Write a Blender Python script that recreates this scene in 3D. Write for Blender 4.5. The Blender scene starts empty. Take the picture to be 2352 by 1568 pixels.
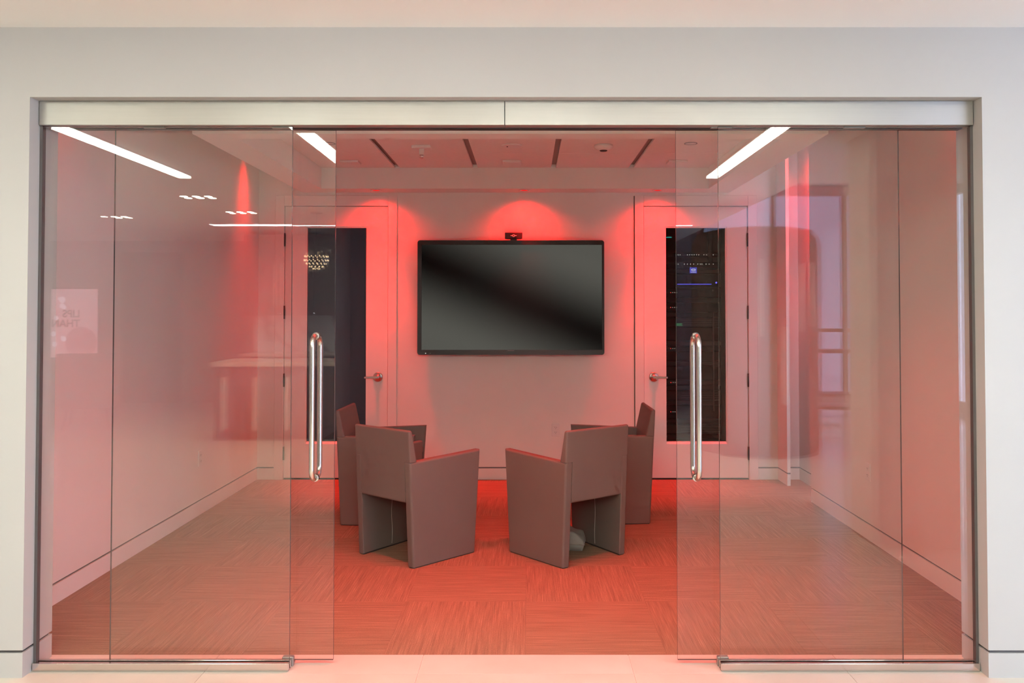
import bpy, bmesh, math, random
from mathutils import Vector, Matrix

random.seed(7)
R = math.radians
scene = bpy.context.scene
COL = scene.collection

# ------------------------------------------------------------------ camera
cam_d = bpy.data.cameras.new('camera')
cam = bpy.data.objects.new('camera', cam_d)
COL.objects.link(cam)
cam.location = (0.0, -3.6, 1.5)
cam.rotation_euler = (R(90 + 1.28), 0, 0)
cam_d.sensor_fit = 'HORIZONTAL'
cam_d.sensor_width = 36.0
cam_d.lens = 1950.0 / 2352.0 * 36.0
cam_d.shift_x = -0.0153
cam_d.shift_y = -0.0470
cam_d.clip_start = 0.05
cam_d.clip_end = 100
scene.camera = cam

# ------------------------------------------------------------------ world (daylight outside the showroom windows)
world = bpy.data.worlds.new('daylight')
scene.world = world
world.use_nodes = True
wn = world.node_tree.nodes
wn['Background'].inputs['Color'].default_value = (0.58, 0.68, 1.0, 1)
wn['Background'].inputs['Strength'].default_value = 7.5

# ------------------------------------------------------------------ view
vs = scene.view_settings
vs.view_transform = 'Standard'
vs.look = 'None'
vs.gamma = 1.0
vs.use_curve_mapping = False
vs.exposure = 0.16
cy = scene.cycles
cy.max_bounces = 7
cy.diffuse_bounces = 4
cy.glossy_bounces = 3
cy.use_adaptive_sampling = True
cy.adaptive_threshold = 0.08
cy.adaptive_min_samples = 20
cy.use_light_tree = False
cy.transmission_bounces = 6
cy.transparent_max_bounces = 16
cy.sample_clamp_indirect = 6.0
cy.caustics_reflective = False
cy.caustics_refractive = False
cy.use_denoising = True

STRIP_POWER = 30.0          # radiance of the showroom ceiling strips
RED = (1.0, 0.006, 0.005)

# ================================================================== materials
def mat(name, color, rough=0.6, metal=0.0, spec=0.5, emit=None, estr=0.0):
    m = bpy.data.materials.new(name)
    m.use_nodes = True
    b = m.node_tree.nodes['Principled BSDF']
    b.inputs['Base Color'].default_value = (*color, 1)
    b.inputs['Roughness'].default_value = rough
    b.inputs['Metallic'].default_value = metal
    b.inputs['Specular IOR Level'].default_value = spec
    if emit:
        b.inputs['Emission Color'].default_value = (*emit, 1)
        b.inputs['Emission Strength'].default_value = estr
    return m

def add_noise(m, scale=8.0, amount=0.06, bump=0.0, stretch=(1, 1, 1), bscale=None, bdist=0.002):
    """small colour variation and relief on a principled material"""
    nt = m.node_tree
    n, l = nt.nodes, nt.links
    b = n['Principled BSDF']
    base = tuple(b.inputs['Base Color'].default_value)
    tc = n.new('ShaderNodeTexCoord')
    mp = n.new('ShaderNodeMapping'); mp.inputs['Scale'].default_value = stretch
    l.new(tc.outputs['Object'], mp.inputs['Vector'])
    nz = n.new('ShaderNodeTexNoise'); nz.inputs['Scale'].default_value = scale
    nz.inputs['Detail'].default_value = 4
    l.new(mp.outputs['Vector'], nz.inputs['Vector'])
    rp = n.new('ShaderNodeValToRGB')
    rp.color_ramp.elements[0].position = 0.25
    rp.color_ramp.elements[1].position = 0.75
    rp.color_ramp.elements[0].color = (*[c * (1 - amount) for c in base[:3]], 1)
    rp.color_ramp.elements[1].color = (*[min(1, c * (1 + amount)) for c in base[:3]], 1)
    l.new(nz.outputs['Fac'], rp.inputs['Fac'])
    l.new(rp.outputs['Color'], b.inputs['Base Color'])
    if bump:
        n2 = n.new('ShaderNodeTexNoise'); n2.inputs['Scale'].default_value = bscale or scale * 20
        l.new(mp.outputs['Vector'], n2.inputs['Vector'])
        bp = n.new('ShaderNodeBump'); bp.inputs['Strength'].default_value = bump
        bp.inputs['Distance'].default_value = bdist
        l.new(n2.outputs['Fac'], bp.inputs['Height'])
        l.new(bp.outputs['Normal'], b.inputs['Normal'])
    return m

def emat(name, color, strength, sample=False):
    m = bpy.data.materials.new(name)
    m.use_nodes = True
    n, l = m.node_tree.nodes, m.node_tree.links
    n.remove(n['Principled BSDF'])
    e = n.new('ShaderNodeEmission')
    e.inputs['Color'].default_value = (*color, 1)
    e.inputs['Strength'].default_value = strength
    l.new(e.outputs[0], n['Material Output'].inputs['Surface'])
    if not sample: m.cycles.emission_sampling = 'NONE'
    return m

def glass_mat(name, tint, r0):
    """architectural glass: clear, with a Schlick reflection at each face"""
    m = bpy.data.materials.new(name)
    m.use_nodes = True
    n, l = m.node_tree.nodes, m.node_tree.links
    n.remove(n['Principled BSDF'])
    lw = n.new('ShaderNodeLayerWeight'); lw.inputs['Blend'].default_value = 0.5
    pw = n.new('ShaderNodeMath'); pw.operation = 'POWER'; pw.inputs[1].default_value = 5.0
    l.new(lw.outputs['Facing'], pw.inputs[0])
    ma = n.new('ShaderNodeMath'); ma.operation = 'MULTIPLY_ADD'
    ma.inputs[1].default_value = 1 - r0; ma.inputs[2].default_value = r0
    l.new(pw.outputs[0], ma.inputs[0])
    tr = n.new('ShaderNodeBsdfTransparent'); tr.inputs['Color'].default_value = (*tint, 1)
    gl = n.new('ShaderNodeBsdfGlossy'); gl.inputs['Roughness'].default_value = 0.0
    mx = n.new('ShaderNodeMixShader')
    l.new(ma.outputs[0], mx.inputs[0]); l.new(tr.outputs[0], mx.inputs[1]); l.new(gl.outputs[0], mx.inputs[2])
    l.new(mx.outputs[0], n['Material Output'].inputs['Surface'])
    return m

M = {}
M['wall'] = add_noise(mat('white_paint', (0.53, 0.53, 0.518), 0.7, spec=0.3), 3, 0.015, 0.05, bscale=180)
M['room'] = add_noise(mat('room_paint', (0.82, 0.79, 0.74), 0.6, spec=0.3), 3, 0.02, 0.05, bscale=180)
M['ceil'] = add_noise(mat('ceiling_paint', (0.86, 0.86, 0.84), 0.8, spec=0.2), 2, 0.012)
M['reveal'] = mat('reveal_metal', (0.16, 0.15, 0.15), 0.5, 0.6)
M['door'] = add_noise(mat('door_paint', (0.82, 0.79, 0.74), 0.45), 4, 0.015)
M['alu'] = add_noise(mat('satin_aluminium', (0.50, 0.50, 0.475), 0.45, 1.0), 3, 0.03, 0.03, (1, 60, 60), 30)
M['steel'] = add_noise(mat('brushed_steel', (0.66, 0.63, 0.58), 0.22, 1.0), 3, 0.04, 0.02, (60, 60, 1), 40)
M['polish'] = mat('polished_steel', (0.75, 0.74, 0.71), 0.16, 1.0)
M['darkm'] = mat('dark_metal', (0.05, 0.05, 0.05), 0.45, 0.7)
M['guide'] = mat('grey_metal', (0.34, 0.33, 0.31), 0.4, 0.7)
M['black'] = mat('black_plastic', (0.012, 0.011, 0.011), 0.38)
M['glass'] = glass_mat('clear_glass', (0.985, 0.99, 0.98), 0.050)
M['edge'] = mat('glass_edge', (0.10, 0.11, 0.10), 0.15, spec=0.8)
M['dglass'] = glass_mat('door_glass', (0.80, 0.79, 0.78), 0.04)
M['tint'] = glass_mat('tinted_glass', (0.42, 0.42, 0.45), 0.05)
M['fabric'] = add_noise(mat('taupe_upholstery', (0.165, 0.138, 0.118), 0.62, spec=0.35), 3, 0.05, 0.12, bscale=420, bdist=0.0006)
M['seam'] = mat('pale_thread', (0.42, 0.38, 0.33), 0.7)
M['cushion'] = add_noise(mat('grey_cloth', (0.30, 0.28, 0.24), 0.85, spec=0.2), 12, 0.08, 0.25, bscale=300)
M['white'] = mat('white_plastic', (0.78, 0.76, 0.73), 0.4)
M['socket'] = mat('dark_slot', (0.04, 0.03, 0.03), 0.6)
M['strip'] = emat('strip_light', (0.965, 0.985, 0.85), STRIP_POWER, True)
M['fill_strip'] = emat('added_rear_fill', (0.96, 0.99, 0.86), 62.0, True)
M['lamp'] = emat('downlight_lens', (1.0, 0.88, 0.70), 60.0)
M['lin'] = emat('linear_light', (0.93, 0.95, 1.0), 26.0, True)
M['redlens'] = emat('red_lens', RED, 1.2)
M['bulb'] = emat('warm_bulb', (1.0, 0.72, 0.40), 14.0)
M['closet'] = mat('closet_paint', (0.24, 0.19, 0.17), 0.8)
M['rack'] = mat('rack_black', (0.02, 0.018, 0.018), 0.5, 0.3)
M['rackface'] = mat('rack_face', (0.035, 0.03, 0.03), 0.45, 0.4)
M['tick'] = mat('rack_grey', (0.22, 0.20, 0.19), 0.5, 0.5)
M['ledw'] = emat('white_led', (1, 1, 0.9), 0.9)
M['ledsoft'] = emat('screen_white', (0.75, 0.78, 1.0), 0.9)
M['ledr'] = emat('red_led', (1, 0.05, 0.04), 3.0)
M['ledb'] = emat('blue_led', (0.12, 0.12, 1.0), 1.6)
M['ledbs'] = emat('blue_screen', (0.10, 0.11, 0.85), 0.8)
M['ledg'] = emat('green_led', (0.06, 0.45, 0.16), 0.6)
M['ledt'] = emat('teal_led', (0.05, 0.8, 0.7), 0.8)
M['panelc'] = add_noise(mat('ceiling_panel', (0.84, 0.80, 0.75), 0.8, spec=0.2), 30, 0.02, 0.05, bscale=300)
M['slot'] = mat('slot_dark', (0.42, 0.38, 0.36), 0.7)
M['darkwood'] = add_noise(mat('dark_cabinet', (0.045, 0.030, 0.026), 0.35), 5, 0.15, stretch=(1, 1, 8))
M['wallgrey'] = add_noise(mat('grey_wall', (0.30, 0.265, 0.265), 0.6), 3, 0.03)
M['doorgrey'] = mat('dark_grey_door', (0.03, 0.024, 0.03), 0.45)
M['stone'] = add_noise(mat('stone_top', (0.62, 0.56, 0.47), 0.2), 6, 0.06)
M['pull'] = mat('pale_pull', (0.62, 0.55, 0.48), 0.35)
M['chairdark'] = mat('dark_cloth', (0.10, 0.075, 0.075), 0.8)
M['pink'] = emat('screen_pink', (0.80, 0.45, 0.50), 2.2)
M['pinkd'] = emat('screen_rose', (0.72, 0.25, 0.30), 1.6)
M['pinkl'] = emat('screen_pale', (0.92, 0.80, 0.90), 2.8)
M['screentext'] = emat('screen_letters', (0.42, 0.02, 0.05), 0.5)
M['podskin'] = mat('pod_skin', (0.07, 0.05, 0.045), 0.7, spec=0.2)
M['crystal'] = glass_mat('crystal', (0.85, 0.83, 0.80), 0.15)

# carpet: dense loop pile with fine directional streaks, the direction follows the tile
def carpet_mat():
    m = mat('carpet_tile', (0.2, 0.13, 0.09), 0.95, spec=0.1)
    n, l = m.node_tree.nodes, m.node_tree.links
    b = n['Principled BSDF']
    tc = n.new('ShaderNodeTexCoord'); oi = n.new('ShaderNodeObjectInfo')
    vm = n.new('ShaderNodeVectorMath'); vm.operation = 'MULTIPLY_ADD'
    l.new(oi.outputs['Random'], vm.inputs[0]); vm.inputs[1].default_value = (37, 53, 11)
    l.new(tc.outputs['Object'], vm.inputs[2])
    def streak(sx, sy, detail):
        mp = n.new('ShaderNodeMapping'); mp.inputs['Scale'].default_value = (sx, sy, 1)
        l.new(vm.outputs[0], mp.inputs['Vector'])
        z = n.new('ShaderNodeTexNoise'); z.inputs['Scale'].default_value = 1.0
        z.inputs['Detail'].default_value = detail; z.inputs['Roughness'].default_value = 0.6
        l.new(mp.outputs[0], z.inputs['Vector'])
        return z
    s1 = streak(4.5, 420, 3)
    s2 = streak(3.0, 60, 2)
    s3 = streak(300, 300, 2)
    r1 = n.new('ShaderNodeValToRGB')
    e = r1.color_ramp.elements
    e[0].position = 0.30; e[0].color = (0.24, 0.155, 0.10, 1)
    e[1].position = 0.74; e[1].color = (0.46, 0.32, 0.215, 1)
    k = r1.color_ramp.elements.new(0.56); k.color = (0.32, 0.21, 0.135, 1)
    l.new(s1.outputs['Fac'], r1.inputs['Fac'])
    mx = n.new('ShaderNodeMixRGB'); mx.blend_type = 'MULTIPLY'; mx.inputs[0].default_value = 0.45
    r2 = n.new('ShaderNodeValToRGB')
    r2.color_ramp.elements[0].position = 0.3; r2.color_ramp.elements[0].color = (0.62, 0.60, 0.58, 1)
    r2.color_ramp.elements[1].position = 0.7; r2.color_ramp.elements[1].color = (1.15, 1.12, 1.1, 1)
    l.new(s2.outputs['Fac'], r2.inputs['Fac'])
    l.new(r1.outputs[0], mx.inputs[1]); l.new(r2.outputs[0], mx.inputs[2])
    m3 = n.new('ShaderNodeMixRGB'); m3.blend_type = 'MULTIPLY'; m3.inputs[0].default_value = 0.5
    r3 = n.new('ShaderNodeValToRGB')
    r3.color_ramp.elements[0].position = 0.3; r3.color_ramp.elements[0].color = (0.55, 0.55, 0.55, 1)
    r3.color_ramp.elements[1].position = 0.65; r3.color_ramp.elements[1].color = (1.2, 1.2, 1.2, 1)
    l.new(s3.outputs['Fac'], r3.inputs['Fac'])
    l.new(mx.outputs[0], m3.inputs[1]); l.new(r3.outputs[0], m3.inputs[2])
    l.new(m3.outputs[0], b.inputs['Base Color'])
    bp = n.new('ShaderNodeBump'); bp.inputs['Strength'].default_value = 0.35; bp.inputs['Distance'].default_value = 0.003
    l.new(s1.outputs['Fac'], bp.inputs['Height']); l.new(bp.outputs[0], b.inputs['Normal'])
    return m
M['carpet'] = carpet_mat()

def tile_mat():
    m = mat('polished_tile', (0.66, 0.575, 0.475), 0.13, spec=0.5)
    n, l = m.node_tree.nodes, m.node_tree.links
    b = n['Principled BSDF']
    tc = n.new('ShaderNodeTexCoord'); oi = n.new('ShaderNodeObjectInfo')
    vm = n.new('ShaderNodeVectorMath'); vm.operation = 'MULTIPLY_ADD'
    l.new(oi.outputs['Random'], vm.inputs[0]); vm.inputs[1].default_value = (31, 17, 5)
    l.new(tc.outputs['Object'], vm.inputs[2])
    z = n.new('ShaderNodeTexNoise'); z.inputs['Scale'].default_value = 2.5; z.inputs['Detail'].default_value = 5
    l.new(vm.outputs[0], z.inputs['Vector'])
    r = n.new('ShaderNodeValToRGB')
    r.color_ramp.elements[0].position = 0.3; r.color_ramp.elements[0].color = (0.70, 0.62, 0.53, 1)
    r.color_ramp.elements[1].position = 0.7; r.color_ramp.elements[1].color = (0.78, 0.71, 0.62, 1)
    l.new(z.outputs['Fac'], r.inputs['Fac']); l.new(r.outputs[0], b.inputs['Base Color'])
    return m
M['tile'] = tile_mat()
M['grout'] = mat('pale_grout', (0.85, 0.80, 0.74), 0.8)

def marble_mat():
    m = mat('veined_marble', (0.7, 0.7, 0.7), 0.2)
    n, l = m.node_tree.nodes, m.node_tree.links
    b = n['Principled BSDF']
    tc = n.new('ShaderNodeTexCoord')
    w = n.new('ShaderNodeTexWave'); w.wave_type = 'BANDS'; w.bands_direction = 'DIAGONAL'
    w.inputs['Scale'].default_value = 0.9; w.inputs['Distortion'].default_value = 9
    w.inputs['Detail'].default_value = 4; w.inputs['Detail Scale'].default_value = 1.4
    l.new(tc.outputs['Object'], w.inputs['Vector'])
    r = n.new('ShaderNodeValToRGB')
    r.color_ramp.elements[0].position = 0.0; r.color_ramp.elements[0].color = (0.22, 0.22, 0.22, 1)
    r.color_ramp.elements[1].position = 0.22; r.color_ramp.elements[1].color = (0.70, 0.70, 0.68, 1)
    l.new(w.outputs['Fac'], r.inputs['Fac']); l.new(r.outputs[0], b.inputs['Base Color'])
    return m
M['marble'] = marble_mat()

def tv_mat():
    """black LCD: grey reflected sheen painted in as emission, dark along a diagonal"""
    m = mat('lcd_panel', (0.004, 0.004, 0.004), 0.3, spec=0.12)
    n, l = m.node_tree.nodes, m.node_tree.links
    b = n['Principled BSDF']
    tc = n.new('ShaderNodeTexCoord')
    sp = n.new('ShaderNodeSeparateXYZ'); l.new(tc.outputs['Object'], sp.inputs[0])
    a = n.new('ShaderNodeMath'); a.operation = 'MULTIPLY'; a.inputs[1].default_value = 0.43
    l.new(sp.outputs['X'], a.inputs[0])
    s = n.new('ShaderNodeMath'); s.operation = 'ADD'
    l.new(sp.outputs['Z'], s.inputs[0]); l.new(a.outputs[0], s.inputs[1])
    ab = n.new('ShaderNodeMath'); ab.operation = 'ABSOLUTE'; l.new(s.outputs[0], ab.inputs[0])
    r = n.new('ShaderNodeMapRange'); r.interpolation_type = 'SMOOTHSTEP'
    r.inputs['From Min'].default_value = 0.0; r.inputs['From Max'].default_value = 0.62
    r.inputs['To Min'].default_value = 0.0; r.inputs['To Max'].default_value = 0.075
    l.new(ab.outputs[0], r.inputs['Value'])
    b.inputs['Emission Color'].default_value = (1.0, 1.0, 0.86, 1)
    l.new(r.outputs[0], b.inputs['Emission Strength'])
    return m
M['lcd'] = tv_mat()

# ================================================================== mesh helpers
class MB:
    """collects boxes, prisms, tubes and lathes into one mesh"""
    def __init__(self):
        self.bm = bmesh.new()
    def box(self, x0, x1, y0, y1, z0, z1, mi=0):
        vs_ = [self.bm.verts.new(p) for p in ((x0, y0, z0), (x1, y0, z0), (x1, y1, z0), (x0, y1, z0),
                                              (x0, y0, z1), (x1, y0, z1), (x1, y1, z1), (x0, y1, z1))]
        for f in ((3, 2, 1, 0), (4, 5, 6, 7), (0, 1, 5, 4), (1, 2, 6, 5), (2, 3, 7, 6), (3, 0, 4, 7)):
            fc = self.bm.faces.new([vs_[i] for i in f]); fc.material_index = mi
        return self
    def prism(self, pts0, pts1, mi=0):
        """two matching 3-D outlines joined into a solid"""
        a = [self.bm.verts.new(p) for p in pts0]
        b = [self.bm.verts.new(p) for p in pts1]
        n = len(a)
        fs = [self.bm.faces.new(a[::-1]), self.bm.faces.new(b)]
        for i in range(n):
            fs.append(self.bm.faces.new((a[i], a[(i + 1) % n], b[(i + 1) % n], b[i])))
        for f in fs: f.material_index = mi
        return self
    def lathe(self, prof, c=(0, 0, 0), seg=32, axis='Z', mi=0):
        rings = []
        for r, h in prof:
            ring = []
            for k in range(seg):
                t = 2 * math.pi * k / seg
                if axis == 'Z': p = (c[0] + r * math.cos(t), c[1] + r * math.sin(t), c[2] + h)
                elif axis == 'Y': p = (c[0] + r * math.cos(t), c[1] + h, c[2] + r * math.sin(t))
                else: p = (c[0] + h, c[1] + r * math.cos(t), c[2] + r * math.sin(t))
                ring.append(self.bm.verts.new(p))
            rings.append(ring)
        for a, b in zip(rings, rings[1:]):
            for k in range(seg):
                f = self.bm.faces.new((a[k], a[(k + 1) % seg], b[(k + 1) % seg], b[k])); f.material_index = mi; f.smooth = True
        for ring in (rings[0], rings[-1]):
            f = self.bm.faces.new(ring); f.material_index = mi
        return self
    def tube(self, path, r, seg=14, mi=0, closed=False):
        P = [Vector(p) for p in path]
        n = len(P)
        rings = []
        prev = None
        for i, p in enumerate(P):
            t = (P[min(i + 1, n - 1)] - P[max(i - 1, 0)]).normalized()
            if prev is None:
                u = t.orthogonal().normalized()
            else:
                u = (prev - t * prev.dot(t)).normalized()
            prev = u
            v = t.cross(u)
            rings.append([self.bm.verts.new(p + (u * math.cos(a) + v * math.sin(a)) * r)
                          for a in (2 * math.pi * k / seg for k in range(seg))])
        for a, b in zip(rings, rings[1:]):
            for k in range(seg):
                f = self.bm.faces.new((a[k], a[(k + 1) % seg], b[(k + 1) % seg], b[k])); f.material_index = mi; f.smooth = True
        for ring in (rings[0], rings[-1]):
            f = self.bm.faces.new(ring); f.material_index = mi
        return self
    def bevel(self, w, seg=2, keep=None):
        bmesh.ops.recalc_face_normals(self.bm, faces=self.bm.faces[:])
        es = [e for e in self.bm.edges if len(e.link_faces) == 2 and e.calc_face_angle(0) > 0.5 and (keep is None or keep(e))]
        bmesh.ops.bevel(self.bm, geom=es, offset=w, segments=seg, profile=0.5, affect='EDGES', clamp_overlap=True)
        return self
    def build(self, name, mats, parent=None, loc=None, smooth=False):
        bmesh.ops.recalc_face_normals(self.bm, faces=self.bm.faces[:])
        me = bpy.data.meshes.new(name)
        self.bm.to_mesh(me); self.bm.free()
        if not isinstance(mats, (list, tuple)): mats = [mats]
        for m in mats: me.materials.append(m)
        if smooth:
            for p in me.polygons: p.use_smooth = True
        o = bpy.data.objects.new(name, me)
        COL.objects.link(o)
        if parent: o.parent = parent
        if loc: o.location = loc
        return o

def tag(o, label=None, cat=None, group=None, kind=None):
    if label: o['label'] = label
    if cat: o['category'] = cat
    if group: o['group'] = group
    if kind: o['kind'] = kind
    return o

def thing(name, label, cat, loc=(0, 0, 0), rz=0.0, group=None):
    o = bpy.data.objects.new(name, None)
    o.empty_display_size = 0.1
    COL.objects.link(o)
    o.location = loc; o.rotation_euler = (0, 0, rz)
    return tag(o, label, cat, group)

def empty(name, loc=(0, 0, 0), kind=None, label=None):
    o = bpy.data.objects.new(name, None); COL.objects.link(o); o.location = loc
    return tag(o, label, kind=kind)

def copy_tree(o, parent=None):
    c = o.copy(); COL.objects.link(c)
    if parent: c.parent = parent
    for ch in [k for k in o.children]:
        copy_tree(ch, c)
    return c

def struct(name, mb, m, parent=None, label=None):
    o = mb.build(name, m, parent)
    if parent is None: o['kind'] = 'structure'
    if label: o['label'] = label
    return o

def spot(name, parent, loc, power, color, angle, blend, tilt=(0, 0, 0), radius=0.04):
    d = bpy.data.lights.new(name, 'SPOT')
    d.energy = power; d.color = color; d.spot_size = R(angle); d.spot_blend = blend; d.shadow_soft_size = radius
    o = bpy.data.objects.new(name, d); COL.objects.link(o)
    o.parent = parent; o.location = loc; o.rotation_euler = tilt
    return o

# ================================================================== dimensions
XL, XR = -2.43, 2.247           # meeting room side walls
YB = 4.055                      # meeting room back wall
YF, YI = -0.08, 0.135           # front wall: showroom face, room face
OX0, OX1, OZ = -2.075, 1.893, 2.397   # glazed opening
CEIL = 2.69                     # showroom ceiling
RC = 2.95                       # meeting room ceiling
BB = 0.100                      # baseboard height
GR = 0.112                      # top of the reveal groove

# ================================================================== floors
fl = empty('floor', kind='structure', label='carpet tiles and polished stone tiles on one level')
MB().box(XL - .1, 2.6, 0.157, 5.6, -0.05, -0.010).build('carpet_bed', M['socket'], fl)
MB().box(-8.2, 6.7, -10.8, 0.157, -0.05, -0.0035).build('tile_bed', M['grout'], fl)
# carpet tiles, quarter-turned like a chequerboard
TS = 0.62
cm = MB().box(-TS / 2 + .0003, TS / 2 - .0003, -TS / 2 + .0003, TS / 2 - .0003, -0.009, 0.0)
first = cm.build('carpet_tile', M['carpet'], fl)
def carpet_tiles():
    k = 0
    for i in range(-4, 4):
        for j in range(-1, 6):
            x0, x1 = -0.01 + TS * i, -0.01 + TS * (i + 1)
            y0, y1 = 0.841 + TS * (j), 0.841 + TS * (j + 1)
            if j == -1: y0 = 0.157
            cx0, cx1, cy0, cy1 = max(x0, XL), min(x1, 2.44), max(y0, 0.157), min(y1, YB)
            if cx1 - cx0 < 0.01 or cy1 - cy0 < 0.01: continue
            rot = (i + j + 1) % 2
            full = (cx1 - cx0 > TS - .001) and abs(cy1 - cy0 - TS) < .001
            if full and k == 0:
                o = first; k = 1
            elif full:
                o = first.copy(); COL.objects.link(o)
            else:
                w, h = (cx1 - cx0) / 2 - .0003, (cy1 - cy0) / 2 - .0003
                if rot: w, h = h, w
                o = MB().box(-w, w, -h, h, -0.009, 0.0).build('carpet_tile', M['carpet'], fl)
            o.location = ((cx0 + cx1) / 2, (cy0 + cy1) / 2, 0)
            o.rotation_euler = (0, 0, math.pi / 2 if rot else 0)
carpet_tiles()
# showroom stone tiles
PT = 0.895
pm = MB().box(-PT / 2 + .0012, PT / 2 - .0012, -PT / 2 + .0012, PT / 2 - .0012, -0.0034, 0.0)
pfirst = pm.build('stone_tile', M['tile'], fl)
def stone_tiles():
    used = False
    for i in range(-10, 7):
        x0 = 0.44 + PT * i; x1 = x0 + PT
        if x1 < -8 or x0 > 6.5: continue
        o = MB().box(x0 + .0012, x1 - .0012, -0.0398, 0.1555, -0.0034, 0.0).build('stone_tile', M['tile'], fl)
        for j in range(12):
            y1 = -0.041 - PT * j; y0 = y1 - PT
            if not used:
                t = pfirst; used = True
            else:
                t = pfirst.copy(); COL.objects.link(t)
            t.location = ((x0 + x1) / 2, (y0 + y1) / 2, 0)
stone_tiles()

# ================================================================== meeting room shell
def wall_x(name, xin, sgn, y0, y1, top, m, bb_name):
    """wall along Y with its face at xin; sgn = direction away from the room"""
    xs = sorted((xin, xin + sgn * 0.1))
    w = struct(name, MB().box(xs[0], xs[1], y0, y1, GR, top), m)
    gx = sorted((xin + sgn * 0.010, xin + sgn * 0.1))
    MB().box(gx[0], gx[1], y0, y1, BB, GR).build('reveal', M['reveal'], w)
    struct(bb_name, MB().box(xs[0], xs[1], y0, y1, 0, BB), m)
    return w
wall_x('wall_left', XL, -1, YI, YB, RC, M['room'], 'baseboard_left')
wall_x('wall_right', XR, 1, YI, 3.16, RC, M['room'], 'baseboard_right')
wall_x('wall_recess', 2.44, 1, 3.16, YB, RC, M['room'], 'baseboard_recess')
wall_x('wall_fin', XR, 0.28, 3.78, YB, RC, M['room'], 'baseboard_fin')

# back wall with two door openings
DL = (-2.262, -1.179); DR = (0.959, 2.069); DT = 2.552
wb = MB()
for x0, x1, z0, z1 in ((XL, DL[0], GR, DT), (DL[1], DR[0], GR, DT), (DR[1], 2.54, GR, DT), (XL, 2.54, DT, RC)):
    wb.box(x0, x1, YB, YB + .1, z0, z1)
wall_back = struct('wall_back', wb, M['room'])
bbm = MB(); rvm = MB()
for x0, x1 in ((XL, DL[0]), (DL[1], DR[0]), (DR[1], 2.54)):
    bbm.box(x0, x1, YB, YB + .1, 0, BB)
    rvm.box(x0, x1, YB + .010, YB + .1, BB, GR)
struct('baseboard_back', bbm, M['room'])
rvm.build('reveal', M['reveal'], wall_back)

# front wall (between showroom and meeting room)
wf = MB()
for x0, x1, z0, z1 in ((-8.0, OX0, GR, OZ), (OX1, 6.6, GR, OZ), (-8.0, 6.6, OZ, 3.65)):
    wf.box(x0, x1, YF, YI, z0, z1)
wall_front = struct('wall_front', wf, M['wall'])
bf = MB(); rf = MB()
for x0, x1 in ((-8.0, OX0), (OX1, 6.6)):
    bf.box(x0, x1, YF, YI, 0, BB)
    a, b = (x0, x1 - .010) if x1 == OX0 else (x0 + .010, x1)
    rf.box(a, b, YF + .010, YI - .010, BB, GR)
struct('baseboard_front', bf, M['wall'])
rf.build('reveal', M['reveal'], wall_front)

struct('ceiling', MB().box(XL - .1, 2.54, YI, YB + .1, RC, RC + .1), M['room'], label='white painted ceiling of the meeting room')

# dropped ceiling tray: a ring of soffit around a panelled recess
TX0, TX1, TY0, TY1 = -1.803, 1.582, 1.670, 3.795
CX0, CX1, CY0, CY1 = -2.03, 1.82, 1.515, YB
TB, TT = 2.58, 2.762
tr = MB()
tr.box(CX0, CX1, CY0, TY0, TB, 2.86); tr.box(CX0, CX1, TY1, CY1, TB, 2.86)
tr.box(CX0, TX0, TY0, TY1, TB, 2.86); tr.box(TX1, CX1, TY0, TY1, TB, 2.86)
tray = struct('ceiling_tray', tr, M['room'], label='dropped ceiling tray with panelled recess')
MB().box(TX0, TX1, TY0, TY1, TT + .03, TT + .05).build('slot_backing', M['slot'], tray)
slots = [-1.137, -0.456, 0.226, 0.903]
xe = [TX0] + slots + [TX1]
ye = [TY0, 2.425, 3.110, TY1]
for i in range(5):
    for j in range(3):
        a = xe[i] + (0.021 if i else 0.002); b = xe[i + 1] - (0.021 if i < 4 else 0.002)
        c = ye[j] + .0015; d = ye[j + 1] - .0015
        w, h = (b - a) / 2, (d - c) / 2
        MB().box(-w, w, -h, h, 0, 0.02).bevel(0.002, 1).build('ceiling_panel', M['panelc'], tray, ((a + b) / 2, (c + d) / 2, TT))

# closets behind the two doors
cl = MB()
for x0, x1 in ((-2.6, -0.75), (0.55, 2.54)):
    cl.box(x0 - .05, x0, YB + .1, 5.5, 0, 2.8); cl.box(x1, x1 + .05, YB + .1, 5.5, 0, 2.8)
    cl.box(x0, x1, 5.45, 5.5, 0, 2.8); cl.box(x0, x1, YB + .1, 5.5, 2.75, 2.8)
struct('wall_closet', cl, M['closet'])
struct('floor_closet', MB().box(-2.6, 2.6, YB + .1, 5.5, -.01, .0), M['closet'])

# ================================================================== showroom shell
sc_ = MB()
sc_.box(-8.0, 2.5, -10.6, YF, CEIL, CEIL + .15)
sc_.box(2.5, 6.6, -4.2, YF, CEIL, CEIL + .15)
struct('ceiling_showroom', sc_, M['ceil'])
hb = MB()
hb.box(2.5, 6.6, -10.6, -4.2, 3.6, 3.7)
hb.box(2.45, 2.5, -10.6, -4.2, CEIL + .15, 3.6)
hb.box(2.5, 6.6, -4.2, -4.15, CEIL + .15, 3.6)
struct('ceiling_high', hb, M['wallgrey'])
struct('wall_west', MB().box(-8.1, -8.0, -10.6, YF, 0, 2.9), M['wall'])
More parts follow.
